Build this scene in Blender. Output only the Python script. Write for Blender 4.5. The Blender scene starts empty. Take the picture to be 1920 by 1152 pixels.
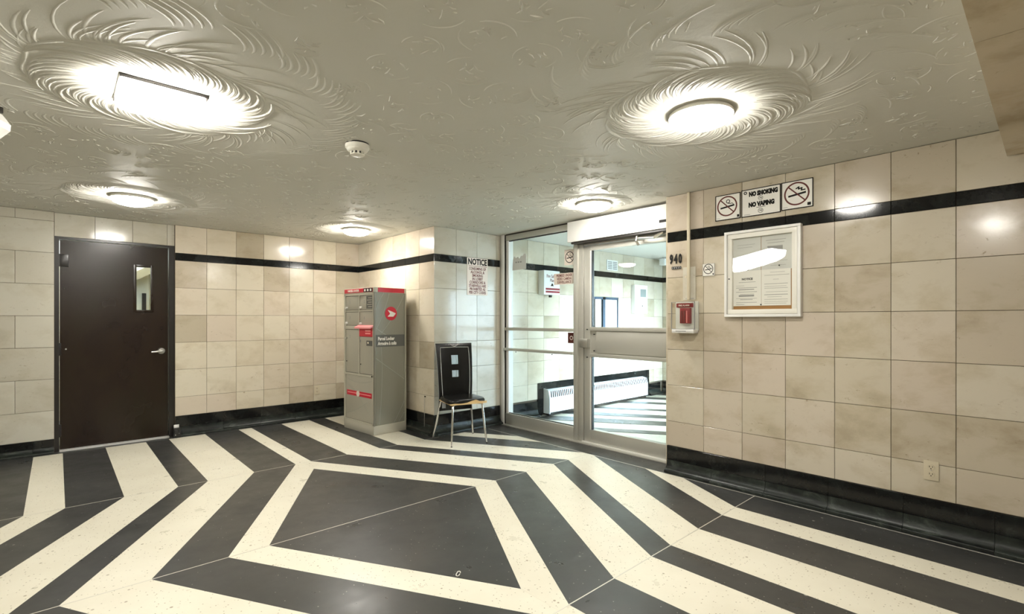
import bpy, bmesh, math, random
from mathutils import Vector, Matrix
random.seed(7)
S = bpy.context.scene
COL = S.collection
PI = math.pi
# ------------------------------------------------------------------ camera
CAMH = 1.29
cam = bpy.data.cameras.new('camera'); camo = bpy.data.objects.new('camera', cam); COL.objects.link(camo)
camo.location = (0, 0, CAMH); camo.rotation_euler = (PI/2, 0, -math.radians(42.47))
cam.sensor_width = 36; cam.sensor_fit = 'HORIZONTAL'; cam.lens = 36*932/1920; cam.shift_y = 24/1920
cam.clip_start = .02; cam.clip_end = 300
S.camera = camo
# ------------------------------------------------------------------ world (overcast daylight, enters through the entrance glazing)
W = bpy.data.worlds.new('world'); S.world = W; W.use_nodes = True
bg = W.node_tree.nodes['Background']; bg.inputs[0].default_value = (.62, .79, 1, 1); bg.inputs[1].default_value = 15
sun = bpy.data.lights.new('sun', 'SUN'); suno = bpy.data.objects.new('sun', sun); COL.objects.link(suno)
sun.energy = 15; sun.angle = math.radians(20); sun.color = (.68, .83, 1)
suno.rotation_euler = Vector((-.04, .985, -.15)).to_track_quat('-Z', 'Y').to_euler()
S.view_settings.view_transform = 'Standard'; S.view_settings.look = 'None'
S.view_settings.gamma = 1; S.view_settings.use_curve_mapping = False
S.view_settings.exposure = 0.38
LAMP = 82.0
LAMPCOL = (1, .965, .89)
# ------------------------------------------------------------------ main dimensions
CEIL = 2.34
RX = 3.842           # face of the right wall (runs along y)
RY = 2.234           # its end at the glazed entrance
BY = 6.56            # face of the back wall
PX, PY = 3.105, 4.68 # corner of the pier: left face x, front face y
GX = 4.075           # front of the entrance frame
ROWS = [(2.031, 2.338), (1.645, 1.948), (1.342, 1.645), (1.039, 1.342), (.736, 1.039), (.431, .736), (.222, .431)]
BAND = (1.948, 2.031)
BASE = .222
# ------------------------------------------------------------------ materials
MATS = {}
def newmat(name):
    m = bpy.data.materials.new(name); m.use_nodes = True; MATS[name] = m
    nt = m.node_tree; return m, nt, nt.nodes['Principled BSDF']
def mat(name, col, rough=.5, metal=0, spec=.5, coat=0, emit=0):
    m, nt, b = newmat(name)
    b.inputs['Base Color'].default_value = (*col, 1); b.inputs['Roughness'].default_value = rough
    b.inputs['Metallic'].default_value = metal; b.inputs['Specular IOR Level'].default_value = spec
    b.inputs['Coat Weight'].default_value = coat; b.inputs['Coat Roughness'].default_value = .05
    if emit:
        b.inputs['Emission Color'].default_value = (*col, 1); b.inputs['Emission Strength'].default_value = emit
    return m
def N(nt, t, **k):
    n = nt.nodes.new(t)
    for a, v in k.items(): setattr(n, a, v)
    return n
def ramp(nt, stops, fac, interp='LINEAR'):
    r = N(nt, 'ShaderNodeValToRGB'); cr = r.color_ramp; cr.interpolation = interp
    while len(cr.elements) < len(stops): cr.elements.new(.5)
    for e, (p, c) in zip(cr.elements, stops):
        e.position = p; e.color = (*c, 1) if len(c) == 3 else c
    nt.links.new(fac, r.inputs[0]); return r.outputs[0]
def mixc(nt, a, b, fac, mode='MIX'):
    m = N(nt, 'ShaderNodeMix', data_type='RGBA', blend_type=mode)
    for v, s in ((fac, m.inputs['Factor']), (a, m.inputs['A']), (b, m.inputs['B'])):
        if isinstance(v, (int, float)): s.default_value = v
        elif isinstance(v, tuple): s.default_value = (*v, 1)
        else: nt.links.new(v, s)
    return m.outputs['Result']
def coords(nt, scale, rnd=40):
    tc = N(nt, 'ShaderNodeTexCoord'); mp = N(nt, 'ShaderNodeMapping'); mp.inputs['Scale'].default_value = scale
    nt.links.new(tc.outputs['Object'], mp.inputs[0])
    if not rnd: return mp.outputs[0], None
    oi = N(nt, 'ShaderNodeObjectInfo'); mu = N(nt, 'ShaderNodeMath', operation='MULTIPLY'); mu.inputs[1].default_value = rnd
    nt.links.new(oi.outputs['Random'], mu.inputs[0])
    ad = N(nt, 'ShaderNodeVectorMath', operation='ADD'); nt.links.new(mp.outputs[0], ad.inputs[0]); nt.links.new(mu.outputs[0], ad.inputs[1])
    return ad.outputs[0], oi.outputs['Random']
def noise(nt, vec, scale, detail=4, rough=.55, dist=0):
    n = N(nt, 'ShaderNodeTexNoise'); n.inputs['Scale'].default_value = scale; n.inputs['Detail'].default_value = detail
    n.inputs['Roughness'].default_value = rough; n.inputs['Distortion'].default_value = dist
    nt.links.new(vec, n.inputs['Vector']); return n.outputs[0]
def marble(name, tints, vein=.5, rough=(.10, .22)):
    m, nt, b = newmat(name)
    vec, rnd = coords(nt, (3.2, 3.2, 4.8))
    base = ramp(nt, tints, rnd)
    n1 = noise(nt, vec, 1.0, 7, .62, .25)
    cloud = ramp(nt, [(.30, (.66, .61, .53)), (.42, (.86, .83, .77)), (.52, (1, 1, 1)), (.75, (1.04, 1.03, 1.02))], n1)
    c = mixc(nt, base, cloud, vein, 'MULTIPLY')
    n2 = noise(nt, vec, 8, 7, .74, .5)
    pits = ramp(nt, [(.30, (.55, .48, .40)), (.40, (1, 1, 1)), (.62, (1, 1, 1)), (.72, (1.12, 1.11, 1.08))], n2)
    n3 = noise(nt, vec, .9, 2)
    msk = ramp(nt, [(.46, (.08, .08, .08)), (.64, (1, 1, 1))], n3)
    c = mixc(nt, c, mixc(nt, c, pits, 1.0, 'MULTIPLY'), msk)
    nt.links.new(c, b.inputs['Base Color'])
    rr = N(nt, 'ShaderNodeMapRange'); rr.inputs[1].default_value = .3; rr.inputs[2].default_value = .7
    rr.inputs[3].default_value = rough[0]; rr.inputs[4].default_value = rough[1]
    nt.links.new(n1, rr.inputs[0]); nt.links.new(rr.outputs[0], b.inputs['Roughness'])
    bp = N(nt, 'ShaderNodeBump'); bp.inputs['Strength'].default_value = .06; bp.inputs['Distance'].default_value = .002
    nt.links.new(n2, bp.inputs['Height']); nt.links.new(bp.outputs[0], b.inputs['Normal'])
    return m
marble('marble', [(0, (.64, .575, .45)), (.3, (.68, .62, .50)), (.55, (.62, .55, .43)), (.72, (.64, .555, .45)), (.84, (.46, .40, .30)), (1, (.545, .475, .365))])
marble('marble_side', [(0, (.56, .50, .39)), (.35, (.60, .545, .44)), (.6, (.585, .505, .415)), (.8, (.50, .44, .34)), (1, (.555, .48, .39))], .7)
marble('marble_grey', [(0, (.55, .52, .435)), (.5, (.59, .56, .475)), (1, (.52, .485, .40))], .45)
marble('marble_brown', [(0, (.60, .50, .36)), (1, (.70, .60, .45))], .8)
def terrazzo(name, base, var, spk, spkamt, rough):
    m, nt, b = newmat(name)
    vec, rnd = coords(nt, (1, 1, 1), 13)
    n0 = noise(nt, vec, 2.2, 4, .6)
    c = mixc(nt, base, var, ramp(nt, [(.35, (0, 0, 0)), (.7, (1, 1, 1))], n0))
    for sc, amt in ((95, spkamt), (42, spkamt*.55)):
        v = N(nt, 'ShaderNodeTexVoronoi'); v.inputs['Scale'].default_value = sc; v.inputs['Randomness'].default_value = 1
        nt.links.new(vec, v.inputs['Vector'])
        sel = ramp(nt, [(0, (1, 1, 1)), (amt, (1, 1, 1)), (amt+.01, (0, 0, 0))], v.outputs['Color'], 'LINEAR')
        near = ramp(nt, [(.22, (1, 1, 1)), (.34, (0, 0, 0))], v.outputs['Distance'])
        c = mixc(nt, c, spk, mixc(nt, sel, near, 1.0, 'MULTIPLY'))
    nt.links.new(c, b.inputs['Base Color'])
    n4 = noise(nt, vec, 5, 5, .65)
    rr = N(nt, 'ShaderNodeMapRange'); rr.inputs[1].default_value = .3; rr.inputs[2].default_value = .7
    rr.inputs[3].default_value = rough[0]; rr.inputs[4].default_value = rough[1]
    nt.links.new(n4, rr.inputs[0]); nt.links.new(rr.outputs[0], b.inputs['Roughness'])
    return m
terrazzo('terrazzo_black', (.034, .035, .034), (.050, .050, .048), (.30, .29, .26), .10, (.26, .42))
terrazzo('terrazzo_white', (.80, .765, .64), (.74, .70, .575), (.36, .31, .22), .22, (.26, .42))
m, nt, b = newmat('plaster')
vec, _ = coords(nt, (1, 1, 1), 0)
n1 = noise(nt, vec, 1.4, 4, .6); n2 = noise(nt, vec, 14, 5, .65, .6)
nt.links.new(mixc(nt, (.625, .61, .545), (.67, .655, .60), n1), b.inputs['Base Color'])
b.inputs['Roughness'].default_value = .52; b.inputs['Specular IOR Level'].default_value = .18
bp = N(nt, 'ShaderNodeBump'); bp.inputs['Strength'].default_value = .22; bp.inputs['Distance'].default_value = .006
nt.links.new(n2, bp.inputs['Height']); nt.links.new(bp.outputs[0], b.inputs['Normal'])
m, nt, b = newmat('black_stone')
vec, _ = coords(nt, (1, 1, 1), 17)
n1 = noise(nt, vec, 7, 6, .7, .5)
nt.links.new(ramp(nt, [(.45, (.006, .006, .006)), (.62, (.012, .014, .013)), (.74, (.05, .058, .052))], n1), b.inputs['Base Color'])
b.inputs['Roughness'].default_value = .10; b.inputs['Specular IOR Level'].default_value = .3
m, nt, b = newmat('cove_stone')
vec, _ = coords(nt, (1, 4, 1), 17)
n1 = noise(nt, vec, 6, 6, .7, .8)
nt.links.new(ramp(nt, [(.40, (.007, .008, .008)), (.55, (.018, .024, .020)), (.74, (.08, .09, .08))], n1), b.inputs['Base Color'])
b.inputs['Roughness'].default_value = .34; b.inputs['Specular IOR Level'].default_value = .3
m, nt, b = newmat('brown_paint')
b.inputs['Specular IOR Level'].default_value = .32
vec, _ = coords(nt, (1, 1, .6), 0)
n1 = noise(nt, vec, 2.6, 4, .6, .5)
nt.links.new(ramp(nt, [(.3, (.013, .006, .004)), (.5, (.018, .010, .005)), (.75, (.017, .012, .005))], n1), b.inputs['Base Color'])
n2 = noise(nt, vec, 3, 3, .5)
rr = N(nt, 'ShaderNodeMapRange'); rr.inputs[1].default_value = .3; rr.inputs[2].default_value = .7; rr.inputs[3].default_value = .255; rr.inputs[4].default_value = .275
nt.links.new(n2, rr.inputs[0]); nt.links.new(rr.outputs[0], b.inputs['Roughness'])
mat('grout', (.13, .10, .07), .9)
mat('frame_black', (.014, .011, .009), .3)
mat('divider', (.70, .68, .60), .35, .3)
mat('aluminium', (.50, .49, .44), .36, .5)
mat('alu_light', (.74, .73, .70), .35, .2)
mat('white_paint', (.82, .81, .78), .35)
mat('white_plastic', (.80, .78, .70), .35)
mat('paper', (.80, .79, .74), .7)
mat('paper_grey', (.62, .63, .60), .6)
mat('sign_white', (.82, .80, .74), .4)
mat('sign_cream', (.80, .70, .62), .5)
mat('ink', (.008, .007, .006), .6, spec=.2)
mat('ink_grey', (.30, .30, .29), .7)
mat('ink_red', (.17, .045, .04), .6)
mat('dark_red', (.115, .018, .012), .6)
mat('red', (.58, .015, .04), .35)
mat('red_light', (.85, .30, .30), .4)
mat('maroon', (.26, .012, .02), .35)
mat('locker_grey', (.40, .385, .32), .42, .1)
mat('locker_light', (.50, .48, .40), .4, .1)
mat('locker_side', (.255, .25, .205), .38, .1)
mat('locker_gap_shade', (.05, .048, .042), .6)  # shade between the locker doors, put into the colour
mat('locker_line', (.36, .36, .31), .4, .1)
mat('locker_dark', (.11, .11, .10), .5)
mat('chrome', (.75, .74, .72), .12, 1)
mat('steel', (.60, .59, .56), .3, 1)
mat('black_leather', (.006, .006, .006), .27, spec=.3)
mat('black_plastic', (.012, .012, .012), .35)
mat('piping', (.55, .54, .50), .4)
mat('foam', (.62, .43, .20), .85)
mat('cork', (.38, .20, .07), .85)
mat('beige_plastic', (.60, .53, .39), .4)
mat('cream_wall', (.82, .76, .58), .6)
mat('stair_tan', (.48, .40, .25), .6)
mat('concrete', (.55, .55, .53), .8)
mat('rad_white', (.80, .84, .86), .4)
mat('blue_grey', (.045, .07, .105), .5)
mat('lcd', (.25, .27, .26), .3)
mat('diffuser', LAMPCOL, .4, emit=LAMP)
mat('vest_diffuser', LAMPCOL, .4, emit=6)
mat('stair_fill', (1, .86, .55), .4, emit=55)
def glassmat(name, tint, rmax):
    m = bpy.data.materials.new(name); m.use_nodes = True; MATS[name] = m; nt = m.node_tree
    nt.nodes.remove(nt.nodes['Principled BSDF']); out = nt.nodes['Material Output']
    t = N(nt, 'ShaderNodeBsdfTransparent'); t.inputs[0].default_value = (*tint, 1)
    g = N(nt, 'ShaderNodeBsdfGlossy'); g.inputs['Roughness'].default_value = .01; g.inputs[0].default_value = (1, 1, 1, 1)
    fr = N(nt, 'ShaderNodeFresnel'); ge = N(nt, 'ShaderNodeNewGeometry'); mr = N(nt, 'ShaderNodeMapRange')
    mr.inputs[3].default_value = rmax; mr.inputs[4].default_value = 1/rmax     # same reflectance from both faces of the pane
    nt.links.new(ge.outputs['Backfacing'], mr.inputs[0]); nt.links.new(mr.outputs[0], fr.inputs[0])
    mx = N(nt, 'ShaderNodeMixShader'); nt.links.new(fr.outputs[0], mx.inputs[0])
    nt.links.new(t.outputs[0], mx.inputs[1]); nt.links.new(g.outputs[0], mx.inputs[2]); nt.links.new(mx.outputs[0], out.inputs[0])
glassmat('glass', (.95, .975, .96), 1.42)
glassmat('acrylic', (.97, .97, .95), 1.45)
# ------------------------------------------------------------------ mesh helpers
class MB:
    def __init__(s): s.bm = bmesh.new(); s.smooth = False
    def box(s, x0, x1, y0, y1, z0, z1, bev=0, seg=2):
        b2 = bmesh.new() if bev else s.bm
        vs = [b2.verts.new(p) for p in ((x0,y0,z0),(x1,y0,z0),(x1,y1,z0),(x0,y1,z0),(x0,y0,z1),(x1,y0,z1),(x1,y1,z1),(x0,y1,z1))]
        for f in ((3,2,1,0),(4,5,6,7),(0,1,5,4),(1,2,6,5),(2,3,7,6),(3,0,4,7)): b2.faces.new([vs[i] for i in f])
        if bev:
            bmesh.ops.bevel(b2, geom=b2.edges[:], offset=bev, segments=seg, affect='EDGES', profile=.6)
            me = bpy.data.meshes.new('t'); b2.to_mesh(me); b2.free(); s.bm.from_mesh(me); bpy.data.meshes.remove(me); s.smooth = True
        return s
    def prism(s, pts, y0, y1):            # outline in the xz plane, thickness along y
        return s.loft([[(x, y0, z) for x, z in pts], [(x, y1, z) for x, z in pts]])
    def slab(s, pts, z0, z1):             # outline in the xy plane, thickness along z
        return s.loft([[(x, y, z0) for x, y in pts], [(x, y, z1) for x, y in pts]])
    def loft(s, rings, caps=True, closed=True):
        R = [[s.bm.verts.new(p) for p in r] for r in rings]; n = len(R[0])
        for a, b in zip(R, R[1:]):
            for i in range(n if closed else n-1):
                j = (i+1) % n; s.bm.faces.new((a[i], a[j], b[j], b[i]))
        if caps and closed:
            s.bm.faces.new(R[0][::-1]); s.bm.faces.new(R[-1])
        return s
    def lathe(s, prof, n=32, c=(0,0,0), axis='z', caps=True):
        rings = []
        for r, h in prof:
            ring = []
            for i in range(n):
                a = 2*PI*i/n; u, v = r*math.cos(a), r*math.sin(a)
                p = (u, v, h) if axis == 'z' else (u, h, v) if axis == 'y' else (h, u, v)
                ring.append((p[0]+c[0], p[1]+c[1], p[2]+c[2]))
            rings.append(ring)
        s.smooth = True
        return s.loft(rings, caps)
    def tube(s, pts, r, n=10, closed=False):
        pts = [Vector(p) for p in pts]; rs = r if isinstance(r, (list, tuple)) else [r]*len(pts)
        rings = []; up = None
        for i, p in enumerate(pts):
            a = pts[i-1] if (i or closed) else p; b = pts[(i+1) % len(pts)] if (i < len(pts)-1 or closed) else p
            t = (b-a).normalized()
            if up is None: up = Vector((0,0,1)) if abs(t.z) < .9 else Vector((1,0,0))
            sx = t.cross(up).normalized(); up = sx.cross(t).normalized()
            rings.append([tuple(p + sx*rs[i]*math.cos(2*PI*k/n) + up*rs[i]*math.sin(2*PI*k/n)) for k in range(n)])
        s.smooth = True
        if closed: rings.append(rings[0])
        return s.loft(rings, not closed)
    def ring(s, cx, cz, r0, r1, y0, y1, n=40):   # flat annulus in xz
        o = [[(cx+r*math.cos(2*PI*i/n), y, cz+r*math.sin(2*PI*i/n)) for i in range(n)] for r, y in ((r0,y1),(r0,y0),(r1,y0),(r1,y1),(r0,y1))]
        return s.loft(o, False)
    def stroke(s, pts, w, y0, y1):        # flat polyline of width w in xz
        for (ax, az), (bx, bz) in zip(pts, pts[1:]):
            d = Vector((bx-ax, bz-az)); L = d.length
            if L < 1e-6: continue
            d /= L; n = Vector((-d.y, d.x))*w/2; e = d*w*.25
            s.prism([(ax-n.x-e.x, az-n.y-e.y), (bx-n.x+e.x, bz-n.y+e.y), (bx+n.x+e.x, bz+n.y+e.y), (ax+n.x-e.x, az+n.y-e.y)], y0, y1)
        return s
    def mesh(s, name, m):
        bmesh.ops.remove_doubles(s.bm, verts=s.bm.verts[:], dist=1e-6)
        bmesh.ops.recalc_face_normals(s.bm, faces=s.bm.faces[:])
        me = bpy.data.meshes.new(name); s.bm.to_mesh(me); s.bm.free()
        me.materials.append(MATS[m])
        if s.smooth: me.shade_smooth(); me.set_sharp_from_angle(angle=math.radians(38))
        return me
    def build(s, name, m, parent=None, loc=(0,0,0), rz=0):
        return link(name, s.mesh(name, m), parent, loc, rz)
def link(name, me, parent=None, loc=(0,0,0), rz=0):
    o = bpy.data.objects.new(name, me); COL.objects.link(o); o.parent = parent
    o.location = loc; o.rotation_euler = (0, 0, rz); return o
def box(name, m, parent, x0, x1, y0, y1, z0, z1, bev=0): return MB().box(x0, x1, y0, y1, z0, z1, bev).build(name, m, parent)
def tag(o, label, cat, group=None):
    o['label'] = label; o['category'] = cat
    if group: o['group'] = group
    return o
def thing(name, label, cat, loc=(0,0,0), rz=0, group=None):
    o = link(name, None, None, loc, rz); o.empty_display_size = .1; return tag(o, label, cat, group)
def struct(o, label=None):
    o['kind'] = 'structure'
    if label: o['label'] = label
    return o
def sroot(name, loc=(0,0,0), rz=0, label=None): return struct(link(name, None, None, loc, rz), label)
def text(name, s, size, m, parent, x, y, z, bold=0, align='CENTER', sx=1, shear=0, space=1):
    cu = bpy.data.curves.new('t', 'FONT'); cu.body = s; cu.size = size; cu.align_x = align; cu.align_y = 'CENTER'
    cu.offset = bold; cu.extrude = .0006; cu.shear = shear; cu.space_character = space; cu.resolution_u = 2
    ob = bpy.data.objects.new('t', cu); COL.objects.link(ob)
    me = bpy.data.meshes.new_from_object(ob); bpy.data.objects.remove(ob); bpy.data.curves.remove(cu)
    me.transform(Matrix.Translation((x, y, z)) @ Matrix.Rotation(PI/2, 4, 'X') @ Matrix.Diagonal((sx, 1, 1, 1)))
    me.materials.clear(); me.materials.append(MATS[m]); me.name = name
    return link(name, me, parent)
# ------------------------------------------------------------------ tiles
TM = {}
def tile_mesh(w, h, m, t=.012, gap=.0028, ch=.0014):
    k = (round(w, 3), round(h, 3), m)
    if k in TM: return TM[k]
    a, c = w/2-gap/2, h/2-gap/2
    mb = MB(); mb.loft([[(-x, 0, -z), (x, 0, -z), (x, 0, z), (-x, 0, z)] if False else [(-x, y, -z), (x, y, -z), (x, y, z), (-x, y, z)] for x, z, y in ((a-ch, c-ch, 0), (a, c, ch), (a, c, t))])
    TM[k] = mb.mesh('tile', m); return TM[k]
def tile(parent, u0, u1, z0, z1, plane, axis, m='marble', name='tile', proud=0):
    """axis 'y': wall facing -y at y=plane, u = x.  axis 'x': wall facing -x at x=plane, u = y"""
    j = random.uniform(0, .0008) - proud
    me = tile_mesh(abs(u1-u0), z1-z0, m)
    c = (u0+u1)/2
    loc = (c, plane+j, (z0+z1)/2) if axis == 'y' else (plane+j, c, (z0+z1)/2)
    o = link(name, me, parent, loc, 0 if axis == 'y' else -PI/2)
    o.rotation_euler = (random.gauss(0, .0016), 0, o.rotation_euler.z + random.gauss(0, .0016))
    return o
def tiled(parent, cols, plane, axis, rows=ROWS, m='marble', band=True, skip=None):
    for a, b in zip(cols, cols[1:]):
        for z0, z1 in rows:
            if skip and skip((a+b)/2, (z0+z1)/2): continue
            tile(parent, a, b, z0, z1, plane, axis, m)
        if band: tile(parent, a, b, BAND[0], BAND[1], plane, axis, 'black_stone', 'band_tile', .002)
def base_run(parent, u0, u1, plane, axis, step=.405, top=BASE, start=None, reach=.056):
    """upright black plinth tiles over a flared cove"""
    u = [u0]; p = start if start else u0+step
    while p < u1-.02: u.append(p); p += step
    u.append(u1)
    th, cz = .010, .105*top/.222
    for a, b in zip(u, u[1:]):
        L = b-a
        prof = [(0, cz), (-th, cz), (-th, top-.003), (-th+.004, top), (0, top)]
        cov = [(0, 0), (-reach, 0), (-reach, .018), (-reach+.003, .022)] + [(-reach+.003 + (reach-th-.003)*math.sin(t), .022+(cz-.024)*(1-math.cos(t))) for t in [PI/2*k/7 for k in range(1, 8)]] + [(0, cz-.002)]
        for nm, pf, m in (('plinth_tile', prof, 'black_stone'), ('cove_tile', cov, 'cove_stone')):
            g = .001
            mb = MB(); mb.smooth = True
            mb.loft([[(s, d, z) for d, z in pf] for s in (-L/2+g, L/2-g)])
            c = (a+b)/2
            mb.build(nm, m, parent, (c, plane, 0) if axis == 'y' else (plane, c, 0), 0 if axis == 'y' else -PI/2)
# ------------------------------------------------------------------ FLOOR : zigzag terrazzo panels
CXF, YM, YH, SL = 1.64, 3.03, 1.545, .5735
SS = [(.747, .955, 'w'), (.955, 1.295, 'b'), (1.295, 1.635, 'w'), (1.635, 1.835, 'b'), (1.835, 2.165, 'w'), (2.165, 2.485, 'b'),
      (2.485, 2.69, 'w'), (2.69, 3.02, 'b'), (3.02, 3.36, 'w'), (3.36, 3.70, 'b'), (3.70, 4.04, 'w'), (4.04, 4.38, 'b'), (4.38, 4.72, 'w')]
floor = struct(box('floor', 'concrete', None, -2.2, 4.2, -3, 6.9, -.12, -.014))
XB = 3.764
def clip(poly, ax, lim, keep_less):
    out = []
    for i, p in enumerate(poly):
        q = poly[(i+1) % len(poly)]
        ip = (p[ax] <= lim) == keep_less or abs(p[ax]-lim) < 1e-9; iq = (q[ax] <= lim) == keep_less or abs(q[ax]-lim) < 1e-9
        if ip: out.append(p)
        if ip != iq:
            t = (lim-p[ax])/(q[ax]-p[ax]); out.append((p[0]+t*(q[0]-p[0]), p[1]+t*(q[1]-p[1])))
    return out
def panel(poly, c, x0=-2.2, x1=XB):
    poly = clip(clip(poly, 0, x1, True), 0, x0, False)
    res = []
    for p in poly:
        if not res or (abs(p[0]-res[-1][0])+abs(p[1]-res[-1][1])) > 1e-4: res.append(p)
    if len(res) > 2 and abs(res[0][0]-res[-1][0])+abs(res[0][1]-res[-1][1]) < 1e-4: res.pop()
    if len(res) < 3: return
    cx = sum(p[0] for p in res)/len(res); cy = sum(p[1] for p in res)/len(res)
    A = sum(res[i][0]*res[(i+1) % len(res)][1]-res[(i+1) % len(res)][0]*res[i][1] for i in range(len(res)))
    if abs(A) < 1e-3: return
    g = .0006; pts = []
    for p in res:
        d = math.hypot(p[0]-cx, p[1]-cy); pts.append((p[0]-cx-(p[0]-cx)/d*g, p[1]-cy-(p[1]-cy)/d*g))
    MB().slab(pts, -.014, 0).build('floor_panel', 'terrazzo_black' if c == 'b' else 'terrazzo_white', floor, (cx, cy, 0))
G = .0028
tip = .747/SL
for sy in (-1, 1):
    y_in, y_out = YM+sy*G, YM+sy*(YH-G)
    panel([(CXF-.747+G*SL, y_in), (CXF+.747-G*SL, y_in), (CXF, YM+sy*tip)], 'b')
    for s in (-1, 1):
        for a, b, c in SS:
            if a < .9: pl = [(CXF+s*(a-G*SL), y_in), (CXF+s*(b-G*SL), y_in), (CXF+s*(b-SL*(YH-G)), y_out), (CXF, y_out), (CXF, YM+sy*tip)]
            else: pl = [(CXF+s*(a-G*SL), y_in), (CXF+s*(b-G*SL), y_in), (CXF+s*(b-SL*(YH-G)), y_out), (CXF+s*(a-SL*(YH-G)), y_out)]
            panel(pl, c)
            ye = 6.47 if sy > 0 else -3.0
            ys = YM+sy*(YH+G)
            a2, b2 = max(0, a-SL*YH), b-SL*YH
            if sy > 0 and s > 0 and b > 2.2: continue
            panel([(CXF+s*a2, ys), (CXF+s*b2, ys), (CXF+s*b2, ye), (CXF+s*a2, ye)], c)
panel([(CXF+1.282, YM+YH+G), (3.2, YM+YH+G), (3.2, 6.47), (CXF+1.282, 6.47)], 'b')
panel([(3.2, YM+YH+G), (4.2, YM+YH+G), (4.2, 4.75), (3.2, 4.75)], 'b', x1=4.2)
panel([(-2.2, 6.473), (3.2, 6.473), (3.2, 6.9), (-2.2, 6.9)], 'b')
panel([(XB+.006, -3), (3.85, -3), (3.85, 2.2), (XB+.006, 2.2)], 'b', x1=4.2)
panel([(XB+.006, 2.2), (4.2, 2.2), (4.2, YM-G), (XB+.006, YM-G)], 'b', x1=4.2)
panel([(XB+.006, YM-G), (4.2, YM-G), (4.2, YM+YH), (XB+.006, YM+YH)], 'b', x1=4.2)
for y in (YM-YH, YM, YM+YH): box('divider_strip', 'divider', floor, -2.2, XB if y < 4 else 3.1, y-G, y+G, -.014, .0004)
box('divider_strip', 'divider', floor, XB-.001, XB+.007, -3, YM+YH-.05, -.014, .0005)
# ------------------------------------------------------------------ WALLS
def wall(name, x0, x1, y0, y1, z0=0, z1=CEIL, m='grout'): return struct(box(name, m, None, x0, x1, y0, y1, z0, z1))
T = .012
# back wall
wb = wall('wall_back', .962, PX+.02, BY+T, BY+.18)
cols = [.962] + [.962+.3035*k for k in range(1, 8)]; cols[-1] = PX+.012
tiled(wb, cols, BY, 'y')
bb = sroot('baseboard_back'); base_run(bb, .962, PX-.056, BY, 'y', .405, start=1.43)
# wall left of the brown door
wl = wall('wall_back_left', -2.2, -.02, BY+T, BY+.18)
zz = [.132, .41, .716, 1.022, 1.328, 1.634, 1.94, 2.246, 2.338]
for i, (a, b) in enumerate(zip(zz, zz[1:])):
    u = [-.02, -.29, -.90, -1.51, -2.12] if i % 2 else [-.02, -.60, -1.21, -1.82, -2.19]
    for p, q in zip(u, u[1:]): tile(wl, q, p, a, b, BY, 'y', 'marble_grey')
bl = sroot('baseboard_back_left'); base_run(bl, -2.19, -.02, BY, 'y', .61, top=.132, start=-2.0, reach=.06)
# wall head over the brown door
wh = wall('wall_door_head', -.02, .962, BY+.03+T, BY+.18, 2.105)
for a, b in ((-.02, .285), (.285, .59), (.59, .893), (.893, .962)): tile(wh, a, b, 2.107, 2.338, BY+.028, 'y', 'marble_grey')
# pier
wp = wall('wall_pier_side', PX+T, PX+.15, PY+T, BY+.1)
tiled(wp, [PY+.001]+[PY+.31*k for k in range(1, 6)]+[BY-.001], PX, 'x')
wpf = wall('wall_pier_front', PX+T, 4.12, PY+T, PY+.2)
tiled(wpf, [PX+.001, PX+.305, PX+.61, PX+.915, GX+.005], PY, 'y', m='marble_grey')
bp_ = sroot('baseboard_pier'); base_run(bp_, PY-.0, BY-.02, PX, 'x', .62, reach=.075); base_run(bp_, PX-.0, GX-.005, PY, 'y', .46, reach=.075)
# rounded outer corner piece of the cove
mb = MB(); mb.smooth = True
prof = [(.010, .222), (.010, .103)] + [(.075-(.065)*math.sin(t), .006+.097*(1-math.cos(t))) for t in [PI/2*k/7 for k in range(6, -1, -1)]] + [(.075, 0)]
rings = []
for k in range(9):
    a = PI + PI/2*k/8
    rings.append([(r*math.cos(a), r*math.sin(a), z) for r, z in prof] + [(0, 0, 0), (0, 0, .222)])
mb.loft(rings); mb.build('corner_cove', 'cove_stone', bp_, (PX, PY, 0))
# right wall
wr = wall('wall_right', RX+T, 4.14, -3, RY-.001)
rc = [-.833, -.528, -.223, .082, .387, .692, .997, 1.302, 1.607, 1.912, RY]
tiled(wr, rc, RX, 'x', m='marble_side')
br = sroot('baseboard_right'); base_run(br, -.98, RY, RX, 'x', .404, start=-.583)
box('wall_end_tile', 'marble_side', wr, RX+.001, 4.14, RY-.001, RY+.012, 0, CEIL)
# walls that close the hall behind the camera
wall('wall_left', -2.36, -2.2, -3, BY+.2, m='marble_grey'); wall('wall_front', -2.36, 4.14, -3.16, -3, m='marble_grey')
# stair room behind the brown door
wall('wall_stair_back', -.6, 2.2, 8.6, 8.7, 0, 2.7, 'cream_wall'); wall('wall_stair_left', -.6, -.5, BY+.18, 8.6, 0, 2.7, 'cream_wall')
wall('wall_stair_right', 1.85, 1.95, BY+.18, 8.6, 0, 2.7, 'cream_wall'); wall('ceiling_stair', -.6, 2.2, BY+.18, 8.7, 2.7, 2.8, 'cream_wall')
wall('floor_stair', -.6, 2.2, BY+.18, 8.7, -.12, 0, 'concrete')
struct(box('door_3', 'frame_black', None, .872, .918, 8.56, 8.598, 0, 1.66))
so = MB(); so.loft([[(x, y, z) for x, z in ((.3, 1.50), (1.4, 2.22), (1.4, 2.34), (.3, 1.62))] for y in (8.3, 8.55)]); struct(so.build('wall_stair_soffit', 'stair_tan'))
struct(MB().tube([(.955, 8.5, 0), (.955, 8.5, 2.69)], .012, 10).build('trim_2', 'stair_tan'))
t = thing('stair_fill_lamp', 'added unseen lamp brightening the stair room behind the narrow door window', 'lamp', (1.0, 7.6, 2.7))  # added lamp, out of view, gives the stair room its warm light
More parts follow.
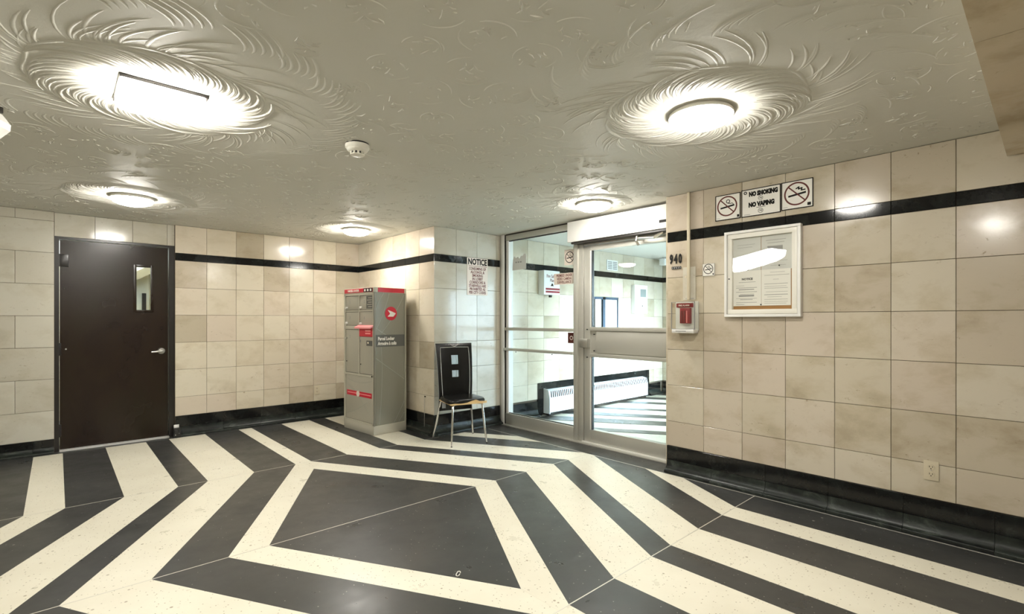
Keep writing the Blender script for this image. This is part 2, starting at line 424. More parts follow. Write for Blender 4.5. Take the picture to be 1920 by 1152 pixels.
box('base_plate', 'white_paint', t, -.09, .09, -.09, .09, -.02, 0); MB().lathe([(.08, -.02), (.075, -.06), (.03, -.085)], 20).build('diffuser', 'stair_fill', t)
# ------------------------------------------------------------------ CEILING
ceil = struct(box('ceiling', 'plaster', None, -2.36, 4.14, -3.16, BY+.2, CEIL, CEIL+.12))
ROUND = [(2.41, 1.215), (.475, 5.33), (2.56, 5.47), (3.56, 2.80)]
RECT = (.36, 2.84)
RUN = []   # (points, half width, height)
def polar(c, r, a): return (c[0]+r*math.cos(a), c[1]+r*math.sin(a))
def swirl(c, R, n, hand, amp=1):
    a = random.uniform(0, 6)
    end = a+2*PI
    while a < end:                        # scallops: bundles of comb strokes ending in a hook on the rim
        wid = random.uniform(.26, .44); k = random.randint(6, 9); twist = random.uniform(.45, .75)
        Rr = R*random.uniform(.95, 1.05)
        for j in range(k):
            f = j/(k-1); a0 = a+wid*f; pts = []
            L = random.uniform(.18, .26)*(1-.35*f)
            for i in range(9):
                t = i/8
                r = Rr*(1-.10*f**2) + .012*math.sin(t*PI) - L*t**1.25
                th = a0 + hand*twist*(.55*(1-t)**2 - .5*t)
                pts.append(polar(c, r, th))
            RUN.append((pts, random.uniform(.0085, .013), amp*random.uniform(.0040, .0068)*(1.35 if j == 0 else .9)))
        a += wid*random.uniform(.88, 1.02)
    # crest line on the rim
    pts = []
    for i in range(80):
        th = 2*PI*i/79
        pts.append(polar(c, R*(1.0+.022*math.sin(7*th+1)+.010*math.sin(13*th)), th))
        if i % 9 == 8: RUN.append((pts, .014, amp*.0034)); pts = pts[-1:]
    for q in range(int(n*1.5)):            # outer feathers sweeping away from the rim
        a0 = random.uniform(0, 2*PI); L = random.uniform(.06, .28)**1; tw = -hand*random.uniform(.18, .42); pts = []
        for i in range(8):
            t = i/7; pts.append(polar(c, R*1.01+L*t, a0+tw*t**1.5*.9))
        RUN.append((pts, random.uniform(.006, .011), amp*random.uniform(.0014, .0032)))
    b = random.uniform(0, 1)
    while b < 7:                          # faint outer row of hooks
        for j in range(5):
            pts = []
            for i in range(7):
                t = i/6; pts.append(polar(c, R*1.80+.035*j*.5-.13*t, b+j*.035+hand*.16*(1-t)**2))
            RUN.append((pts, .010, amp*.0022))
        b += random.uniform(.2, .34)
for c in ROUND[:1]: swirl(c, .47, 70, 1)
swirl(RECT, .47, 70, -1)
for c in ROUND[1:3]: swirl(c, .46, 45, 1, .9)
swirl(ROUND[3], .33, 40, 1, .9)
def dab(cx, cy, r):
    for k in range(random.randint(7, 16)):
        a = random.uniform(0, 2*PI); q = r*math.sqrt(random.random())*.8; x, y = cx+q*math.cos(a), cy+q*math.sin(a)
        b = random.uniform(0, PI); L = random.choice((.012, .018, .03, .05))*random.uniform(.7, 1.2)
        RUN.append(([(x-L/2*math.cos(b), y-L/2*math.sin(b)), (x+random.uniform(-.006, .006), y+random.uniform(-.006, .006)), (x+L/2*math.cos(b+.3), y+L/2*math.sin(b+.3))], random.uniform(.003, .005), random.uniform(.003, .006)))
    for k in range(random.randint(1, 3)):
        a = random.uniform(0, 2*PI); rr_ = r*random.uniform(.95, 1.3); w = random.uniform(.7, 1.8)
        RUN.append(([polar((cx, cy), rr_, a+w*i/8) for i in range(9)], .005, random.uniform(.0018, .003)))
y = .25
while y < 6.4:
    x = -.9 + random.uniform(0, .2)
    while x < 3.7:
        px, py = x+random.uniform(-.06, .06), y+random.uniform(-.06, .06)
        d = min(math.hypot(px-c[0], py-c[1])-rr for c, rr in [(ROUND[0], .78), (RECT, .80), (ROUND[1], .62), (ROUND[2], .62), (ROUND[3], .5)])
        if d > 0: dab(px, py, random.uniform(.07, .11))
        x += .25
    y += .235
bm = bmesh.new()
for pts, w, h in RUN:
    n = len(pts); prev = None
    for i, p in enumerate(pts):
        if not (-2.1 < p[0] < 3.84 and -.5 < p[1] < 6.54): prev = None; continue
        a = pts[max(i-1, 0)]; b = pts[min(i+1, n-1)]; dx, dy = b[0]-a[0], b[1]-a[1]; L = math.hypot(dx, dy) or 1; nx, ny = -dy/L, dx/L
        t = i/(n-1); tp = max(.05, math.sin(PI*min(1, t*.9+.08))**.6) if n > 4 else (1 if i == 1 else .3)
        row = [bm.verts.new((p[0]+nx*w*o*(.4+.6*tp), p[1]+ny*w*o*(.4+.6*tp), CEIL+.0006-(h*tp+.0008)*q)) for o, q in ((-1, 0), (-.45, .62), (0, 1), (.45, .62), (1, 0))]
        if prev:
            for k in range(4): bm.faces.new((prev[k], prev[k+1], row[k+1], row[k]))
        prev = row
bmesh.ops.recalc_face_normals(bm, faces=bm.faces[:])
me = bpy.data.meshes.new('plaster_ridges'); bm.to_mesh(me); bm.free(); me.materials.append(MATS['plaster']); me.shade_smooth()
o = link('plaster_ridges', me, ceil); o['kind'] = 'stuff'
# beam clad in stone overhead at the right
beam = struct(box('ceiling_beam', 'grout', None, -2.2, RX, -.55, .178-.012, 2.20, CEIL))
for a, b in ((-2.2, -1.10), (-1.10, .55), (.55, 2.197), (2.197, RX)):
    MB().box(a+.0015, b-.0015, -.55, .178, 2.188, 2.20).build('cladding_slab', 'marble_brown', beam)
    MB().box(a+.0015, b-.0015, .166, .178, 2.20, CEIL-.001).build('cladding_slab', 'marble', beam)
# ------------------------------------------------------------------ CEILING LAMPS
def round_lamp(x, y, label, m='diffuser', z=CEIL, r=.155, group=None):
    t = thing('ceiling_lamp', label, 'lamp', (x, y, z), 0, group)
    MB().lathe([(r*.95, 0), (r*.95, -.006), (r*1.0, -.008), (r*1.0, -.022), (r*.95, -.024)], 48).build('rim', 'white_plastic', t)
    MB().lathe([(r*.94, -.022), (r*.96, -.027), (r*.94, -.035), (r*.85, -.049), (r*.66, -.062), (r*.42, -.071), (r*.2, -.075), (.01, -.076)], 48).build('diffuser', m, t)
    return t
for (x, y), l in zip(ROUND, ('round lit ceiling lamp nearest the stone beam and no-smoking signs', 'round lit ceiling lamp above and in front of the brown door',
        'round lit ceiling lamp in the corner above the parcel locker', 'round lit ceiling lamp beside the white door operator box')): round_lamp(x, y, l, group='round ceiling lamps')
round_lamp(.36, .42, 'round lit ceiling lamp next to the stone beam near the viewer', group='round ceiling lamps')
round_lamp(.36, -1.9, 'added unseen round ceiling lamp behind the stone beam, brightening the hall', group='round ceiling lamps')  # added out of view for more light in the hall
t = thing('square_ceiling_lamp', 'square lit ceiling lamp with bulging diffuser and dark edge', 'lamp', (RECT[0], RECT[1], CEIL))
h = .165
box('rim', 'frame_black', t, -h-.001, h+.001, -h-.001, h+.001, -.015, 0, .003)
rings = []
for s, z in ((.96, -.014), (.985, -.018), (.99, -.040), (.95, -.050), (.80, -.062), (.5, -.072), (.15, -.076)):
    ring = []
    for i in range(48):
        a = 2*PI*i/48; n_ = 9
        q = (abs(math.cos(a))**n_ + abs(math.sin(a))**n_)**(-1/n_); ring.append((h*s*q*math.cos(a), h*s*q*math.sin(a), z))
    rings.append(ring)
mb = MB(); mb.loft(rings); mb.smooth = True; mb.build('diffuser', 'diffuser', t)
# smoke detector
t = thing('smoke_detector', 'round white smoke detector in the middle of the ceiling', 'smoke detector', (1.322, 2.81, CEIL))
MB().lathe([(.066, 0), (.066, -.006), (.060, -.008)], 36).build('backplate', 'black_plastic', t)
MB().lathe([(.062, -.007), (.070, -.009), (.070, -.026), (.064, -.031), (.060, -.033), (.060, -.040), (.054, -.046), (.046, -.050)], 36).build('housing', 'white_plastic', t)
MB().lathe([(.036, -.050), (.036, -.064)], 24).build('sensor_core', 'black_plastic', t)
for k in range(10):
    a = 2*PI*k/10; MB().box(.034, .041, -.006, .006, -.066, -.048).build('grille_rib', 'white_plastic', t, (0, 0, 0), a)
MB().lathe([(.041, -.064), (.041, -.068), (.02, -.072), (.002, -.072)], 28).build('cap', 'white_plastic', t)
# emergency light at the far left
t = thing('emergency_light', 'white emergency light unit on a dark bracket at the left edge of the ceiling', 'emergency light', (-.258, 3.492, CEIL), math.radians(-28))
box('bracket', 'frame_black', t, -.24, .045, -.05, .05, -.03, 0, .004)
mb = MB(); mb.loft([[(.04, y, -.035), (.075, y, -.085), (.072, y, -.115), (-.0, y, -.185), (-.24, y, -.185), (-.24, y, -.035)] for y in (-.05, .05)]); mb.build('housing', 'white_paint', t)
mb = MB(); mb.loft([[(.012+ox, y, -.104+oz) for ox, oz in ((0, 0), (.028, -.02), (-.022, -.072), (-.05, -.052))] for y in (-.0515, -.049)]); mb.build('lens_window', 'lcd', t)
MB().lathe([(.007, -.0525), (.007, -.049)], 14, (.05, 0, -.098), 'y').build('screw', 'black_plastic', t)
# ------------------------------------------------------------------ BROWN DOOR
d = sroot('door_1', (0, BY, 0), label='dark brown painted steel door with a narrow vision window')
f = MB(); f.box(-.02, .016, .018, .17, 0, 2.105); f.box(.908, .958, .018, .17, 0, 2.105); f.box(.016, .908, .018, .17, 2.083, 2.105); f.build('door_frame', 'frame_black', d)
lf = MB()
lf.box(.020, .622, .045, .09, .012, 2.078); lf.box(.748, .903, .045, .09, .012, 2.078); lf.box(.622, .748, .045, .09, .012, 1.392); lf.box(.622, .748, .045, .09, 1.855, 2.078)
lf = lf.build('door_leaf', 'brown_paint', d)
wf = MB(); wf.box(.598, .624, .032, .047, 1.372, 1.878, .003); wf.box(.746, .772, .032, .047, 1.372, 1.878, .003); wf.box(.62, .75, .032, .047, 1.372, 1.396, .003); wf.box(.62, .75, .032, .047, 1.852, 1.878, .003)
wf.build('vision_frame', 'brown_paint', lf); box('pane', 'glass', lf, .62, .75, .066, .070, 1.39, 1.857)
hd = MB().lathe([(.002, .018), (.028, .020), (.034, .026), (.034, .046)], 28, (.842, 0, .95), 'y').build('rose', 'steel', lf)
MB().tube([(.842, .022, .95), (.842, -.012, .95), (.828, -.022, .949), (.79, -.024, .946), (.748, -.020, .943)], [.012, .012, .012, .011, .009], 12).build('lever_handle', 'steel', lf)
for z in (1.875, 1.0, .2):
    MB().box(.0, .085 if z > 1.5 else .03, .030, .046, z-.06, z+.06, .004).tube([(.014, .028, z-.062), (.014, .028, z+.062)], .010, 10).build('hinge', 'frame_black', d)
MB().tube([(.065, .043, 1.0), (.065, .030, 1.0)], .007, 10).build('screw', 'steel', lf)
box('threshold', 'alu_light', d, .016, .908, -.012, .11, 0, .012)
# door holder by the frame
t = thing('door_stop', 'black cast door stop at the foot of the brown door frame', 'door stop', (.965, BY-.02, 0))
MB().box(-.028, .045, -.055, .0, 0, .10, .008).box(-.02, .02, -.07, -.05, .04, .085, .006).build('body', 'black_plastic', t)
for x, z in ((-.005, .075), (.02, .045), (-.01, .03)): MB().lathe([(.005, -.060), (.005, -.05)], 10, (x, 0, z), 'y').build('bolt', 'steel', t)
MB().box(-.02, .03, -.012, .0, .10, .135, .004).build('bracket', 'white_paint', t)
# ------------------------------------------------------------------ OUTLETS
def outlet(loc, rz, label):
    t = thing('wall_outlet', label, 'outlet', loc, rz)
    box('cover_plate', 'beige_plastic', t, -.036, .036, -.006, 0, -.058, .058, .003)
    for z in (.021, -.021):
        s = MB().lathe([(.017, -.0085), (.0175, -.005)], 20, (0, 0, z), 'y').build('socket', 'beige_plastic', t)
        MB().box(-.008, -.0055, -.0095, -.007, z-.002, z+.008).box(.0055, .008, -.0095, -.007, z-.002, z+.007).box(-.0025, .0025, -.0095, -.007, z-.011, z-.006).build('slot', 'ink', s)
    MB().lathe([(.003, -.0075), (.003, -.005)], 10, (0, 0, 0), 'y').build('screw', 'steel', t)
outlet((2.522, BY-.001, .368), 0, 'beige wall outlet low on the back wall beside the parcel locker')
outlet((RX-.001, .498, .392), -PI/2, 'beige wall outlet low on the right wall')
# ------------------------------------------------------------------ GLAZED ENTRANCE (plane x = GX, local x runs to the right = -y)
def gy(y): return -(y*1.0112-PY) if y < 4.6 else -(y-PY)            # local x from world y
win = sroot('window_1', (GX, PY, 0), -PI/2, 'fixed glazed sidelight with aluminium rails')
A = 'aluminium'
for nm, y0, y1, z0, z1, a, b, m in (('jamb', 4.68, 4.645, 0, CEIL, 0, .10, A), ('jamb', 4.645, 4.55, 0, CEIL, -.004, .10, 'white_paint'), ('gasket', 4.55, 4.535, 0, CEIL, .012, .10, 'frame_black'), ('jamb', 4.535, 4.49, 0, CEIL, .024, .10, 'white_paint'), ('mullion', 3.43, 3.375, 0, CEIL, -.012, .10, A), ('mullion', 3.375, 3.31, 0, CEIL, .004, .10, A),
        ('top_rail', 4.515, 3.43, 2.262, 2.325, 0, .09, A), ('bottom_rail', 4.515, 3.43, 0.0, .142, 0, .09, A), ('middle_rail', 4.53, 3.43, 1.160, 1.195, -.012, .09, A), ('push_bar', 4.53, 3.43, .915, .945, -.03, .05, A)):
    MB().box(gy(y0), gy(y1), a, b, z0, z1, .003).build(nm, m, win)
for z0, z1 in ((.142, .915), (.945, 1.160), (1.195, 2.262)): box('pane', 'glass', win, gy(4.515), gy(3.43), .046, .052, z0, z1)
for nm, z0, z1 in (('glazing_bead', .142, .150), ('glazing_bead', 2.252, 2.262)): box(nm, 'frame_black', win, gy(4.515), gy(3.43), .03, .046, z0, z1)
for y in (4.30, 3.72): MB().lathe([(.006, -.034), (.006, -.028)], 10, (gy(y), 0, .905), 'y').build('screw', 'black_plastic', win)
MB().box(gy(4.53), gy(2.2), -.055, .12, -.001, .010, .002).build('sill_plate', A, win)
MB().box(gy(4.515), gy(2.235), .004, .10, 2.325, CEIL).build('head_strip', 'frame_black', win)
dr = sroot('door_2', (GX, PY, 0), -PI/2, 'aluminium framed glass entrance door with a solid push panel')
for nm, y0, y1, z0, z1, a, b, m in (('stile', 3.305, 3.222, .014, 2.062, .012, .075, A), ('stile', 2.325, 2.24, .014, 2.062, .012, .075, A), ('top_rail', 3.222, 2.325, 2.008, 2.062, .012, .075, A),
        ('middle_rail', 3.222, 2.325, 1.176, 1.215, -.004, .075, A), ('lower_rail', 3.222, 2.325, .905, .942, -.004, .075, A), ('bottom_rail', 3.222, 2.325, .014, .150, .012, .075, A)):
    MB().box(gy(y0), gy(y1), a, b, z0, z1, .003).build(nm, m, dr)
MB().box(gy(3.222), gy(2.325), .02, .065, .942, 1.176).box(gy(3.145), gy(2.325), .006, .022, .950, 1.168, .003).build('push_panel', A, dr)
for z0, z1 in ((.150, .905), (1.215, 2.008)): box('pane', 'glass', dr, gy(3.222), gy(2.325), .040, .046, z0, z1)
for z0, z1 in ((.150, .905), (1.215, 2.008)):
    MB().box(gy(3.222), gy(3.205), .004, .040, z0, z1).build('glazing_bead', 'alu_light', dr); MB().box(gy(3.205), gy(3.198), .008, .040, z0, z1).build('gasket', 'frame_black', dr)
MB().box(gy(3.335), gy(3.225), -.035, .012, 1.002, 1.092, .004).build('lock_box', 'steel', dr)
for y, z in ((3.17, 1.14), (3.17, .97), (3.26, .90), (3.26, 1.19)): MB().lathe([(.006, -.002), (.006, .014)], 10, (gy(y), 0, z), 'y').build('screw', 'black_plastic', dr)
MB().box(gy(3.32), gy(2.24), -.012, .012, .006, .020, .002).build('weather_strip', 'alu_light', dr)
MB().box(gy(2.30), gy(2.24), -.05, .01, .0, .07, .004).build('pivot_hinge', 'steel', dr)
MB().box(gy(3.31), gy(2.236), .015, .10, 2.07, 2.325).build('transom_bar', A, dr)
# door operator
t = thing('door_operator', 'long white automatic door operator box above the glass door', 'door operator', (GX, PY, 0), -PI/2)
MB().box(gy(3.44), gy(2.24), -.10, .012, 2.105, 2.318, .004).build('housing', 'white_paint', t)
MB().box(gy(3.40), gy(2.24), -.085, .0, 2.085, 2.105).build('underside', 'frame_black', t)
MB().lathe([(.008, -.103), (.008, -.098)], 12, (gy(3.07), 0, 2.215), 'y').build('indicator', 'white_plastic', t)
MB().box(gy(2.365), gy(2.26), -.1025, -.098, 2.158, 2.182).build('maker_plate', 'ink', t)
MB().tube([(gy(2.62), -.05, 2.10), (gy(2.62), -.075, 2.03), (gy(2.61), -.05, 1.99)], .012, 8).tube([(gy(2.62), -.06, 2.055), (gy(2.42), -.085, 2.035)], .010, 8).tube([(gy(2.43), -.085, 2.035), (gy(2.37), -.04, 2.085)], .016, 8).build('closer_arm', 'steel', t)
# ------------------------------------------------------------------ SIGN SYMBOLS
def symbol(parent, cx, cz, r, y, ringm='ink', kind='smoke', slash=1):
    w = r*.13
    MB().ring(cx, cz, r-w, r, y-.0008, y).build('ring', ringm, parent)
    a = math.radians(135 if slash else 45)
    MB().stroke([(cx+(r-w/2)*math.cos(a), cz+(r-w/2)*math.sin(a)), (cx-(r-w/2)*math.cos(a), cz-(r-w/2)*math.sin(a))], w*.8, y-.0009, y).build('slash', ringm, parent)
    MB().stroke([(cx-.62*r, cz-.16*r), (cx+.68*r, cz+.02*r)], r*.16, y-.0007, y).build('cigarette', 'ink', parent)
    if kind == 'smoke':
        MB().ring(cx+.10*r, cz+.45*r, .13*r, .20*r, y-.0006, y, 16).stroke([(cx+.12*r, cz+.26*r), (cx+.34*r, cz+.20*r), (cx+.50*r, cz+.24*r), (cx+.62*r, cz+.12*r)], r*.06, y-.0006, y).build('smoke', 'ink', parent)
    else:
        MB().stroke([(cx-.05*r, cz+.42*r), (cx+.18*r, cz+.55*r), (cx+.14*r, cz+.36*r), (cx+.42*r, cz+.44*r), (cx+.36*r, cz+.24*r), (cx+.66*r, cz+.26*r)], r*.10, y-.0006, y).build('vapour', 'ink', parent)
def plate(t, w, h, m='sign_white', edge='ink', e=.006):
    box('plate', m, t, -w/2, w/2, -.003, 0, -h/2, h/2)
    if edge:
        MB().box(-w/2, w/2, -.0042, -.0005, h/2-e, h/2).box(-w/2, w/2, -.0042, -.0005, -h/2, -h/2+e).box(-w/2, -w/2+e, -.0042, -.0005, -h/2, h/2).box(w/2-e, w/2, -.0042, -.0005, -h/2, h/2).build('border', edge, t)
SX = RX-.002
t = thing('wall_sign', 'square no-smoking pictogram sign, left of three above the notice board', 'sign', (SX, 1.714, 2.165), -PI/2); plate(t, .196, .198); symbol(t, -.005, .008, .078, -.003, 'dark_red')
box('corner_mark', 'ink', t, .072, .088, -.0042, -.003, -.087, -.068); box('fine_print', 'ink_grey', t, -.088, -.06, -.0038, -.003, -.083, -.080)
t = thing('wall_sign', 'wide sign reading NO SMOKING NO VAPING above the notice board', 'sign', (SX, 1.470, 2.168), -PI/2); plate(t, .278, .206)
text('lettering', 'NO SMOKING', .044, 'ink', t, .018, -.0035, .062, .0036, sx=.72); text('lettering', 'NO VAPING', .044, 'ink', t, .005, -.0035, -.018, .0036, sx=.76)
MB().ring(-.110, .078, .006, .012, -.0042, -.003, 20).build('corner_mark', 'ink', t); symbol(t, 0, .026, .017, -.003, 'ink'); symbol(t, 0, -.068, .018, -.003, 'ink', 'vape'); box('underline', 'ink', t, -.03, .035, -.004, -.003, -.043, -.040); box('fine_print', 'ink_grey', t, -.12, -.075, -.0038, -.003, -.088, -.085)
t = thing('wall_sign', 'square no-vaping pictogram sign, right of three above the notice board', 'sign', (SX, 1.225, 2.172), -PI/2); plate(t, .205, .200); symbol(t, -.002, .006, .082, -.003, 'dark_red', 'vape')
MB().box(.066, .088, -.0042, -.003, -.086, -.066).build('corner_mark', 'ink', t); box('fine_print', 'ink_grey', t, -.092, -.06, -.0038, -.003, -.084, -.081)
t = thing('wall_sign', 'small white no-smoking sticker left of the notice board', 'sign', (SX, 1.868, 1.690), -PI/2); plate(t, .098, .098, e=.0015, edge='ink_grey'); symbol(t, -.002, .006, .040, -.003)
box('corner_mark', 'ink', t, .034, .042, -.0042, -.003, -.042, -.030)
# house number
t = thing('house_number', 'black number 940 fixed to the stone near the entrance', 'house number', (SX, 2.155, 1.798), -PI/2)
for c, x in (('9', -.040), ('4', .0), ('0', .041)): text('digit', c, .104, 'ink', t, x, -.001, 0, .0055, sx=.56)
t = thing('name_plate', 'tiny dark name plate under the number 940', 'name plate', (SX, 2.148, 1.727), -PI/2)
box('plate', 'ink_grey', t, -.042, .042, -.002, 0, -.011, .011); MB().box(-.042, .042, -.003, -.001, .008, .011).box(-.042, .042, -.003, -.001, -.011, -.008).box(-.042, -.038, -.003, -.001, -.011, .011).box(.038, .042, -.003, -.001, -.011, .011).box(-.030, -.022, -.003, -.001, -.007, .006).box(-.012, -.004, -.003, -.001, -.007, .004).box(.006, .014, -.003, -.001, -.007, .006).box(.022, .030, -.003, -.001, -.007, .005).build('lettering', 'ink', t)
# surface conduit
t = thing('conduit', 'white surface cable trunking from the ceiling to the alarm box', 'conduit', (SX, 2.034, 1.455), -PI/2)
box('trunking', 'beige_plastic', t, -.012, .012, -.016, 0, 0, CEIL-1.456, .002); box('backing_strip', 'marble_grey', t, -.055, .055, -.0015, 0, 0, .27)
MB().lathe([(.008, -.003), (.008, 0)], 14, (-.03, 0, .19), 'y').build('screw_plug', 'beige_plastic', t)
for x0, x1 in ((-.032, -.012), (.014, .042)): box('tape', 'ink_grey', t, x0, x1, -.003, 0, .008, .013)
# fire alarm pull station in a clear cover
t = thing('alarm_box', 'red alarm pull station under a clear plastic cover by the entrance', 'alarm box', (SX, 2.05, 1.315), -PI/2)
box('back_plate', 'paper_grey', t, -.10, .10, -.012, 0, -.115, .125, .004)
box('station', 'maroon', t, -.040, .045, -.05, -.012, -.055, .072, .004)
for x in (-.022, .0, .022): MB().box(x-.004, x+.004, -.054, -.049, -.05, .05).build('rib', 'red_light' if x > .01 else 'ink_red', t)
box('red_label', 'maroon', t, -.088, .06, -.020, -.012, .078, .112, .002); text('lettering', 'FIRE ALARM', .018, 'sign_white', t, -.02, -.0206, .093, .0004)
MB().box(-.088, .05, -.0215, -.019, .112, .120).build('torn_edge', 'paper', t)
cv = MB(); cv.box(-.10, .10, -.078, -.075, -.10, .120); cv.box(-.10, -.097, -.075, -.012, -.10, .12); cv.box(.097, .10, -.075, -.012, -.10, .12); cv.box(-.10, .10, -.075, -.012, .117, .12)
cv.build('clear_cover', 'acrylic', t)
MB().box(-.102, -.098, -.079, -.070, -.10, .122).box(-.102, .102, -.079, -.070, .118, .122).box(.098, .102, -.079, -.070, -.10, .122).box(-.102, .102, -.080, -.070, -.103, -.098).build('cover_edge', 'ink_grey', t)
MB().box(-.098, .098, -.082, -.0, -.135, -.100, .010).build('cover_base', 'alu_light', t); box('slot', 'ink_grey', t, -.06, .03, -.0835, -.080, -.121, -.114)
# notice board
t = thing('notice_board', 'white framed glazed notice board on the right wall', 'notice board', (SX, 1.456, 1.637), -PI/2)
w2, h2 = .267, .325
fr = MB(); fr.box(-w2, w2, -.045, 0, h2-.020, h2, .003); fr.box(-w2, w2, -.045, 0, -h2, -h2+.020, .003); fr.box(-w2, -w2+.020, -.0445, 0, -h2+.019, h2-.019, .003); fr.box(w2-.022, w2, -.0445, 0, -h2+.019, h2-.019, .003); fr.build('outer_frame', 'white_paint', t)
a, b = w2-.024, h2-.022
fr = MB(); fr.box(-a, a, -.040, -.004, b-.034, b, .002); fr.box(-a, a, -.040, -.004, -b, -b+.034, .002); fr.box(-a, -a+.034, -.0395, -.004, -b+.033, b-.033, .002); fr.box(a-.034, a, -.0395, -.004, -b+.033, b-.033, .002); dd = fr.build('door_frame', 'white_plastic', t)
MB().lathe([(.005, -.042), (.005, -.038)], 10, (-a+.012, 0, -.035), 'y').build('lock', 'ink', dd)
box('cork_panel', 'cork', t, -a+.03, a-.03, -.012, -.003, -b+.03, b-.03)
gl = MB(); ga, gb = a-.03, b-.03
nx_, nz_ = 24, 36                         # slightly bowed acrylic sheet
rows = []
for j in range(nz_+1):
    z = -gb+2*gb*j/nz_
    rows.append([gl.bm.verts.new((-ga+2*ga*i/nx_, -.026-((2*i/nx_-1)*ga)**2/16-min(abs(z-.245), .25)**2/13 - .009*(2*i/nx_-1)*ga*(z-.1)/gb, z)) for i in range(nx_+1)])
for p, q in zip(rows, rows[1:]):
    for i in range(nx_): gl.bm.faces.new((p[i], p[i+1], q[i+1], q[i]))
gl.smooth = True; gl.build('acrylic_sheet', 'acrylic', dd)
def sheet(x0, x1, z0, z1, m, lines, lab):
    s = box('paper_sheet', m, t, x0, x1, -.0165 if 'lower' in lab else -.0145, -.0125 if 'lower' not in lab else -.0145, z0, z1); s['label'] = lab
    mb = MB(); y = -.0169 if 'lower' in lab else -.0149
    for (u0, u1, v, hh) in lines: mb.box(x0+(x1-x0)*u0, x0+(x1-x0)*u1, y, y+.0006, z0+(z1-z0)*v-hh/2, z0+(z1-z0)*v+hh/2)
    mb.build('printed_lines', 'ink_grey', s)['kind'] = 'stuff'
    return s
sheet(-.209, -.008, .015, .268, 'paper_grey', [(.1, .5, .35, .002), (.1, .45, .25, .002), (.15, .8, .8, .002), (.15, .7, .72, .002)], 'grey notice sheet upper left')
sheet(-.004, .205, .018, .268, 'paper_grey', [(.15, .8, .86, .003), (.2, .75, .78, .003), (.2, .7, .62, .034), (.2, .65, .40, .026), (.2, .85, .25, .002), (.3, .8, .12, .002)], 'grey notice sheet upper right')
s = sheet(-.208, -.004, -.243, .020, 'paper', [(.2, .8, .68, .003), (.1, .4, .58, .002), (.1, .85, .52, .0035), (.2, .75, .47, .006), (.1, .85, .40, .0035), (.25, .75, .335, .003), (.2, .75, .29, .012), (.1, .85, .215, .002), (.25, .7, .185, .004), (.1, .85, .10, .003), (.1, .4, .045, .003)], 'white notice sheet lower left')
text('lettering', 'NOTICE', .022, 'ink', t, -.105, -.0172, -.042, .0006)
sheet(-.002, .196, -.243, .020, 'paper', [(.3, .8, .92, .002), (.1, .95, .84, .0025), (.4, .6, .72, .002), (.1, .9, .60, .003), (.1, .85, .53, .002), (.1, .9, .48, .0025), (.15, .9, .38, .002), (.1, .9, .30, .004), (.2, .7, .24, .002), (.1, .9, .17, .0025), (.1, .9, .11, .002), (.1, .85, .06, .002)], 'white notice sheet lower right')
for x, z in ((-.10, .028), (.12, .045), (-.006, -.235)): MB().lathe([(.001, -.022), (.005, -.020), (.005, -.0165)], 10, (x, 0, z), 'y').build('push_pin', 'ink', t)
# notice on the pier
t = thing('wall_notice', 'printed NOTICE sheet about smoking on the pier beside the entrance', 'notice', (3.72, PY-.002, 1.806), 0)
box('plate', 'sign_cream', t, -.157, .157, -.0025, 0, -.222, .222)
text('lettering', 'NOTICE', .098, 'ink', t, 0, -.003, .172, .0035, sx=.80); box('underline', 'ink_red', t, -.135, .145, -.0034, -.002, .122, .127)
for i, s_ in enumerate(('CONSUMING OF', 'ALCOHOL &', 'SMOKING', 'IN LOBBY', 'CORRIDORS &', 'STAIRWELLS ARE', 'PROHIBITED AS', 'PER CITY CODES')):
    text('lettering', s_, .046, 'ink_red', t, 0, -.003, .092-.0405*i, .0012, sx=.74 if len(s_) > 11 else .8)
# chain on the pier
t = thing('hanging_chain', 'thin metal chain hanging from a hole low on the pier', 'chain', (PX-.001, 4.855, .02), -PI/2)
box('hole_plate', 'ink', t, -.02, .006, -.003, 0, .385, .400)
for k in range(26):
    z = .378-.0145*k; mb = MB(); pts = []
    for i in range(10):
        a_ = 2*PI*i/10; u, v = .0042*math.cos(a_), .0085*math.sin(a_)
        pts.append((u if k % 2 else 0, -.014+(0 if k % 2 else u), z+v))
    mb.tube(pts, .0014, 5, True); mb.build('chain_link', 'steel', t)
# ------------------------------------------------------------------ PARCEL LOCKER (local -x = front with doors, local -y = side with emblem)
t = thing('parcel_locker', 'grey parcel locker with small doors and red emblem in the corner', 'parcel locker', (2.593, 5.103, 0), math.radians(4.5))
LW, LD, LH = .66, .43, 1.655
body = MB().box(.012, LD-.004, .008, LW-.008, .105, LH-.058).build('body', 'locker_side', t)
MB().box(0, LD, 0, LW, 0, .105, .006).build('plinth', 'locker_light', t)
MB().box(0, LD, 0, LW, LH-.058, LH, .006).build('top_cap', 'locker_light', t)
fr = MB()
for y0, y1, z0, z1 in ((0, .028, .105, LH-.058), (LW-.03, LW, .105, LH-.058), (.0, LW, 1.57, LH-.058), (.0, LW, .105, .125), (.0, LW, .645, .668), (.31, .326, .668, 1.57), (.02, LW-.02, 1.385, 1.400), (.32, LW-.02, 1.180, 1.222)):
    fr.box(.0, .02, y0, y1, z0, z1)
fr.build('face_frame', 'locker_light', t)
MB().box(.0112, .013, .010, LW-.010, .108, LH-.06).build('door_gap_shade', 'locker_gap_shade', t)  # dark sheet behind the doors, paints the shade of their gaps
fr = MB()
for x0, x1 in ((0, .022), (LD-.022, LD)): fr.box(x0, x1, .0, .014, .105, LH-.058)
fr.build('side_trim', 'locker_grey', t)
